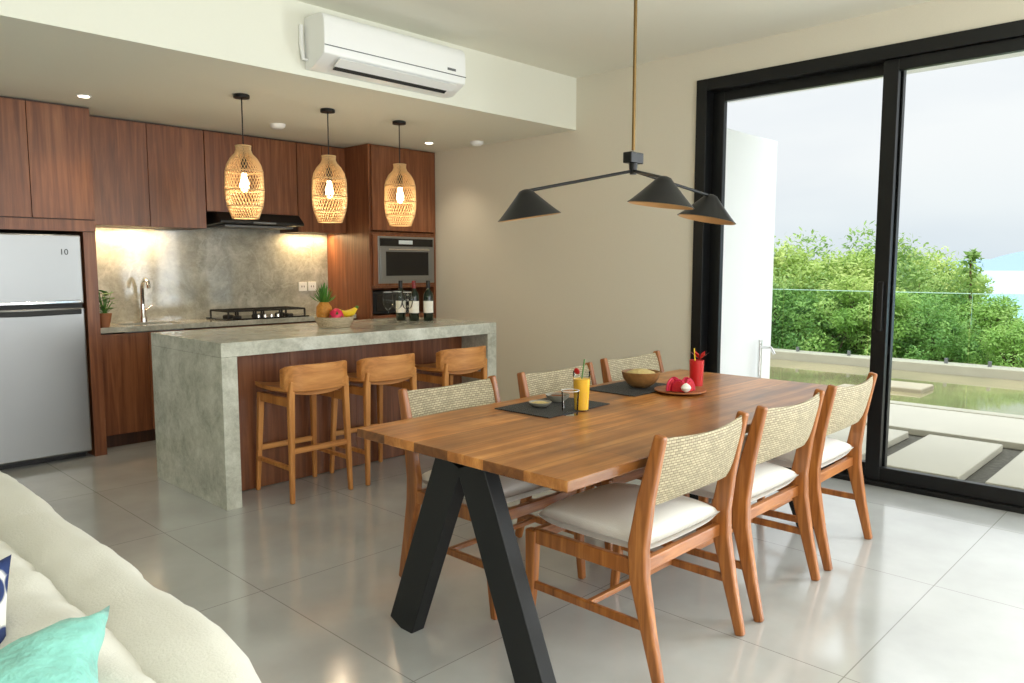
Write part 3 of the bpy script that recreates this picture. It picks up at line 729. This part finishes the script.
for i in range(6):
    a = i*1.2; r = .045
    o = thing('watermelon_slice', 'red watermelon wedge on the wooden plate', 'fruit', (3.17+r*math.cos(a), 1.93+r*math.sin(a), TZ+.012), a+.4*i, group='watermelon wedges')
    rr = [(math.cos(t*math.pi/8)*.034, math.sin(t*math.pi/8)*.052) for t in range(9)]
    vs = [(x, -.011, z) for x, z in rr]+[(x, .011, z) for x, z in rr]
    G().add(vs, [tuple(range(9)), tuple(range(17, 8, -1)), (0, 9, 17, 8)]+[(j, j+1, j+10, j+9) for j in range(8)]).obj('flesh', 'red', o, bevel=.002)
    G().tube([(x*1.07, 0, z*1.07) for x, z in rr], .005, 8).obj('rind', 'pink', o, smooth=True)
o = G().lathe([(.004, -.022), (.018, -.012), (.024, 0), (.018, .012), (.004, .022)], 20).obj('lychee', 'cushion', loc=(3.115, 1.865, TZ+.037), smooth=True)
tag(o, 'white peeled fruit ball on wooden plate', 'fruit')
rc = thing('red_cup', 'tall red cup with flower garnish on table', 'cup', place(3.42, 1.99))
G().lathe([(.033, 0), (.037, .13), (.034, .13), (.03, .01)], 28).obj('cup', 'redcup', rc, smooth=True)
g = G()
for i in range(6):
    a = i*math.pi/3; g.add([(.03, 0, .13), (.03+.03*math.cos(a)-.012*math.sin(a), .03*math.sin(a)+.012*math.cos(a), .155), (.03+.05*math.cos(a), .05*math.sin(a), .17), (.03+.03*math.cos(a)+.012*math.sin(a), .03*math.sin(a)-.012*math.cos(a), .155)], [(0, 1, 2, 3)])
g.obj('flower', 'redcup', rc, recalc=False)
G().tube([(0, 0, .02), (-.01, .01, .19)], .003, 8).obj('straw', 'yellow', rc)

# ---------------------------------------------------------------- island items
IZ = .9305
bk = thing('fruit_basket', 'round woven basket on white coil base holding fruit', 'basket', (2.90, 4.47, IZ))
G().lathe([(.10, 0), (.112, .012), (.115, .03), (.125, .04), (.13, .07), (.122, .07), (.11, .045), (.09, .015)], 36).obj('basket_body', 'basket', bk, smooth=True)
pa = thing('pineapple', 'small pineapple with green spiky crown in basket', 'pineapple', (2.84, 4.50, IZ+.03))
G().lathe([(.02, 0), (.045, .02), (.054, .06), (.05, .11), (.028, .14)], 20).obj('body', 'pine', pa, smooth=True)
g = G()
for i in range(30):
    a = i*2.4; t = i/30; r = .075*(1-t)+.01; z1 = .175+.095*t
    d = Vector((math.cos(a), math.sin(a), 0)); sd = Vector((-math.sin(a), math.cos(a), 0))*.010
    p0 = d*.012+Vector((0, 0, .13)); g.add([p0-sd, p0+sd, d*r*.8+Vector((0, 0, z1-.02))+sd*.7, d*r*1.2+Vector((0, 0, z1+.01)), d*r*.8+Vector((0, 0, z1-.02))-sd*.7], [(0, 1, 2, 3, 4)])
g.obj('crown', 'leaf', pa, recalc=False)
df = thing('dragon_fruit', 'magenta dragon fruit with green scales', 'fruit', (2.87, 4.40, IZ+.035))
G().lathe([(.01, 0), (.038, .012), (.05, .045), (.038, .078), (.01, .095)], 18).obj('body', 'pink', df, smooth=True)
g = G()
for i in range(10):
    a = i*2.4; z = .015+i*.006; d = Vector((math.cos(a), math.sin(a), 0)); sd = Vector((-math.sin(a), math.cos(a), 0))*.01
    g.add([d*.046+sd+Vector((0, 0, z)), d*.046-sd+Vector((0, 0, z)), d*.065+Vector((0, 0, z+.025))], [(0, 1, 2)])
g.obj('scales', 'leaf', df, recalc=False)
for i in range(3):
    b_ = thing('banana', 'ripe yellow banana resting in the basket', 'banana', (2.97+i*.014, 4.45-.03+i*.034, IZ+.085), -.9+i*.18, group='bananas in the basket')
    G().tube([(-.07, 0, .035), (-.04, 0, .01), (0, 0, .0), (.04, 0, .012), (.07, 0, .04)], [.006, .019, .021, .019, .005], 10).obj('peel', 'yellow', b_, smooth=True)
    G().tube([(.07, 0, .04), (.08, 0, .055)], [.005, .004], 8).obj('stem', 'leaf', b_)
ap = thing('apple', 'green apple resting in the woven basket', 'apple', (2.93, 4.56, IZ+.05))
G().lathe([(.012, 0), (.03, .006), (.037, .03), (.03, .055), (.01, .058), (.004, .052)], 20).obj('body', 'apple', ap, smooth=True)
G().tube([(0, 0, .05), (.004, 0, .068)], .002, 6).obj('stem', 'bark', ap)
wg = thing('wine_glass', 'clear stemmed wine glass on the island', 'wine glass', (3.36, 4.48, IZ), group='wine glasses')
G().lathe([(.036, 0), (.034, .004), (.005, .008)], 24, cap1=False).obj('foot', 'tumbler', wg, smooth=True)
G().lathe([(.004, .006), (.004, .095)], 10).obj('stem', 'tumbler', wg, smooth=True)
G().lathe([(.005, .094), (.03, .115), (.041, .15), (.038, .19), (.031, .225)], 28, cap0=False, cap1=False).obj('bowl', 'tumbler', wg, smooth=True)
G().tube([(.031*math.cos(t*math.pi/12), .031*math.sin(t*math.pi/12), .225) for t in range(25)], .0012, 6, cap=False).obj('rim', 'plastic', wg, smooth=True)
dup(wg, (3.46, 4.50, IZ)); dup(wg, (3.45, 4.37, IZ))
def bottle(x, y, foil, label):
    b_ = thing('wine_bottle', label, 'wine bottle', (x, y, IZ), group='wine bottles')
    G().lathe([(.034, 0), (.037, .006), (.037, .18), (.033, .205), (.016, .235), (.0135, .25), (.0135, .295), (.015, .3)], 28).obj('bottle_body', 'bottle', b_, smooth=True)
    G().lathe([(.0375, .06), (.0375, .15)], 28, cap0=False, cap1=False).obj('paper_label', 'paper', b_, smooth=True)
    G().lathe([(.0150, .245), (.0155, .302), (.005, .304)], 20, cap0=False).obj('foil_cap', foil, b_, smooth=True)
bottle(3.64, 4.53, 'foil', 'dark wine bottle with white label and red foil')
bottle(3.73, 4.47, 'black', 'dark green wine bottle with white label')
bottle(3.60, 4.64, 'black', 'dark wine bottle standing behind the others')

# ---------------------------------------------------------------- chandelier
hx, hy, hz = 2.71, 1.90, HC
cl = thing('chandelier', 'three-arm black metal chandelier with conical shades on brass rod', 'chandelier', (hx, hy, hz))
G().lathe([(.06, -.025), (.06, 0)], 28).obj('canopy', 'black', cl, smooth=True)
G().tube([(0, 0, -.02), (0, 0, -1.0)], .0075, 12).obj('rod', 'brass', cl, smooth=True)
G().box(-.045, .045, -.022, .022, -1.055, -1.01).obj('hub', 'black', cl, bevel=.004)
G().tube([(0, 0, -1.10), (0, 0, -1.05)], [.014, .02], 12).obj('hub_stem', 'black', cl, smooth=True)
def shade(end, tilt, spin, s=1.0):
    e = Vector(end)-Vector((hx, hy, hz))
    G().tube([(0, 0, -1.085), (e.x, e.y, e.z+.005)], .0065, 10).obj('arm', 'black', cl, smooth=True)
    mt = Matrix.Translation(e) @ Matrix.Rotation(spin, 4, 'Z') @ Matrix.Rotation(tilt, 4, 'Y') @ Matrix.Scale(s, 4)
    pr = [(.128, -.098), (.108, -.08), (.08, -.052), (.055, -.026), (.036, -.006), (.026, .006), (.01, .012)]
    G().lathe(pr, 40, cap0=False).xf(mt).obj('lamp_shade', 'black', cl, smooth=True)
    G().lathe([(r*.97, z-.002) for r, z in pr], 40, cap0=False).xf(mt).obj('shade_lining', 'shadein', cl, smooth=True)
    G().lathe([(.003, -.085), (.016, -.075), (.02, -.055), (.014, -.03)], 16).xf(mt).obj('bulb', 'bulb_soft', cl, smooth=True)
shade((2.235, 2.075, 1.635), .15, math.radians(150))
shade((2.53, 1.63, 1.675), .12, math.radians(-60))
shade((3.29, 1.86, 1.67), .18, math.radians(-45), 1.08)

# ---------------------------------------------------------------- sofa
so = thing('sofa', 'long cream fabric sofa with plump back cushions', 'sofa', (0, 0, 0))
tex = bpy.data.textures.new('wrinkle', 'CLOUDS'); tex.noise_scale = .30
tex2 = bpy.data.textures.new('fine_wrinkle', 'CLOUDS'); tex2.noise_scale = .075
def soft(name, x0, x1, y0, y1, z0, z1, bev, disp=.02, bulge=0, taper=0):
    o = G().box(x0, x1, y0, y1, z0, z1).obj(name, 'sofa', so, bevel=0)
    me = o.data; bm = bmesh.new(); bm.from_mesh(me)
    bmesh.ops.bevel(bm, geom=list(bm.edges), offset=bev, segments=8, profile=.5, affect='EDGES')
    bmesh.ops.subdivide_edges(bm, edges=[e for e in bm.edges if e.calc_length() > .5], cuts=60, use_grid_fill=True)
    bmesh.ops.subdivide_edges(bm, edges=[e for e in bm.edges if e.calc_length() > .05], cuts=6, use_grid_fill=True)
    cx, cy, cz = (x0+x1)/2, (y0+y1)/2, (z0+z1)/2
    for v in bm.verts:
        u = (v.co.x-cx)/(x1-x0)*2; w2 = (v.co.y-cy)/(y1-y0)*2; q = (v.co.z-cz)/(z1-z0)*2
        v.co.z += bulge*(1-abs(w2)**2.5)*max(0, q)*(1-.5*u*u); v.co.x += bulge*.5*(1-w2*w2)*(1-q*q)*u
        if taper:
            t = max(0, (y0+.45-v.co.y)/.45); v.co.x -= taper*t*t*(u*.5+.5); v.co.z -= taper*.7*t*t*max(0, q)
    bm.to_mesh(me); bm.free(); me.polygons.foreach_set('use_smooth', [True]*len(me.polygons))
    for tx, sc in ((tex, disp), (tex2, disp*.5)):
        d = o.modifiers.new('Disp', 'DISPLACE'); d.texture = tx; d.strength = sc; d.texture_coords = 'LOCAL'; d.mid_level = .5
    return o
soft('frame_back', .40, .585, .86, 3.45, .06, .735, .075, .022, .012, .10)
soft('frame_base', -.42, .40, .86, 3.45, .06, .30, .04, .01)
soft('armrest', -.42, .43, 3.3, 3.5, .06, .58, .06, .01)
for y0, y1 in ((.90, 2.05), (2.07, 3.28)):
    soft('seat_cushion', -.42, .26, y0, y1, .30, .46, .05, .015, .02)
    soft('back_cushion', .22, .425, y0, y1, .44, .74, .08, .032, .03)
for x, y in ((-.36, .95), (-.36, 3.4), (.48, .98), (.52, 3.4)):
    G().box(x-.03, x+.03, y-.03, y+.03, 0, .08).obj('leg', 'teak', so)
def corner_pillow(P, a, bb, size, t, m, label, disp=.0):
    a = Vector(a).normalized(); bb = Vector(bb); bb = (bb-a*bb.dot(a)).normalized(); nrm = a.cross(bb)
    R = Matrix((a, bb, nrm)).transposed()
    o = pillow_geo(size, size, t, N=40, pinch=.13).obj('throw_pillow', m, smooth=True); weld(o)
    if disp:
        d = o.modifiers.new('Disp', 'DISPLACE'); d.texture = tex2; d.strength = disp; d.texture_coords = 'LOCAL'; d.mid_level = .5
    o.location = Vector(P)+(a+bb)*size*.5; o.rotation_euler = R.to_euler(); return tag(o, label, 'pillow')
corner_pillow((.361, 1.156, .86), (-.905, .375, -.2), (-.60, -.62, -.56), .44, .15, 'mint', 'mint green velvet throw pillow leaning on the sofa', .025)
corner_pillow((.305, 1.44, .875), (-.905, .375, -.2), (-.25, -.45, -.8), .44, .14, 'navy', 'navy and white patterned throw pillow on the sofa')

# ---------------------------------------------------------------- lights & world
w = bpy.data.worlds.new('World'); S.world = w; w.use_nodes = True; n = w.node_tree.nodes; l = w.node_tree.links
bg = n['Background']; tc = n.new('ShaderNodeTexCoord'); sp = n.new('ShaderNodeSeparateXYZ'); l.new(tc.outputs['Generated'], sp.inputs[0])
nz = n.new('ShaderNodeTexNoise'); nz.inputs['Scale'].default_value = 2.2; nz.inputs['Detail'].default_value = 4
mp = n.new('ShaderNodeMapping'); mp.inputs['Scale'].default_value = (1, 1, 3.5)
l.new(tc.outputs['Generated'], mp.inputs[0]); l.new(mp.outputs[0], nz.inputs['Vector'])
r = n.new('ShaderNodeValToRGB'); e = r.color_ramp.elements
e[0].position = 0; e[0].color = (.76, .84, .90, 1); e[1].position = 1; e[1].color = (3.5, 3.65, 3.8, 1)
for p_, c_ in ((.04, (.83, .89, .93, 1)), (.12, (.91, .94, .965, 1)), (.38, (1.0, 1.02, 1.03, 1)), (.5, (2.5, 2.6, 2.7, 1))):
    q = e.new(p_); q.color = c_
r2 = n.new('ShaderNodeValToRGB'); r2.color_ramp.elements[0].position = .38; r2.color_ramp.elements[0].color = (.94, .955, .975, 1)
r2.color_ramp.elements[1].position = .62; r2.color_ramp.elements[1].color = (1.03, 1.03, 1.02, 1)
l.new(nz.outputs['Fac'], r2.inputs['Fac'])
mx = n.new('ShaderNodeMix'); mx.data_type = 'RGBA'; mx.blend_type = 'MULTIPLY'; mx.inputs[0].default_value = 1
l.new(sp.outputs['Z'], r.inputs['Fac']); l.new(r.outputs['Color'], mx.inputs[6]); l.new(r2.outputs['Color'], mx.inputs[7])
l.new(mx.outputs[2], bg.inputs['Color']); bg.inputs['Strength'].default_value = 1.0
d = bpy.data.lights.new('sun', 'SUN'); d.energy = 1.5; d.angle = .35; d.color = (1, .95, .86)
o = bpy.data.objects.new('sun', d); C.objects.link(o); o.rotation_euler = Vector((-.62, -.12, .78)).to_track_quat('Z', 'Y').to_euler()
area('rear_fill', (1.0, -3.6, 1.5), (math.radians(90), 0, 0), 6, 2.4, 185, (1, .99, .95))  # unseen fill added behind the camera to brighten the interior
area('side_door_fill', (5.25, -1.2, 1.35), (math.radians(90), 0, math.radians(90)), 2.6, 2.4, 205, (.94, .98, 1))  # added out-of-view lamp, boosts door daylight and the floor reflection
area('living_overhead_fill', (.3, -.6, 2.78), (0, 0, 0), 2.5, 1.6, 20, (1, .96, .88))  # overhead fill without a fixture, added to lift the room
area('undercabinet_light', (2.2, 6.30, 1.635), (0, 0, 0), .6, .03, 7, (1, .70, .36))
area('undercabinet_light', (3.83, 6.30, 1.635), (0, 0, 0), .42, .03, 5.5, (1, .70, .36))
for x, y in ((1.71, 5.44), (3.3, 5.4), (4.45, 5.3)):
    d = bpy.data.lights.new('downlight_spot', 'SPOT'); d.energy = 16; d.color = (1, .86, .66); d.spot_size = 1.9; d.spot_blend = .9; d.shadow_soft_size = .05
    o = bpy.data.objects.new('downlight_spot', d); C.objects.link(o); o.location = (x, y, HL-.03)

cam = bpy.data.cameras.new('camera'); co = bpy.data.objects.new('camera', cam); C.objects.link(co)
co.location = (0, 0, 1.35); cam.sensor_width = 36; cam.lens = 36*763/1024; cam.clip_end = 20000; cam.clip_start = .05
th = math.radians(5.72); al = math.radians(43.9)
co.rotation_euler = Vector((math.cos(al)*math.cos(th), math.sin(al)*math.cos(th), -math.sin(th))).to_track_quat('-Z', 'Y').to_euler()
S.camera = co
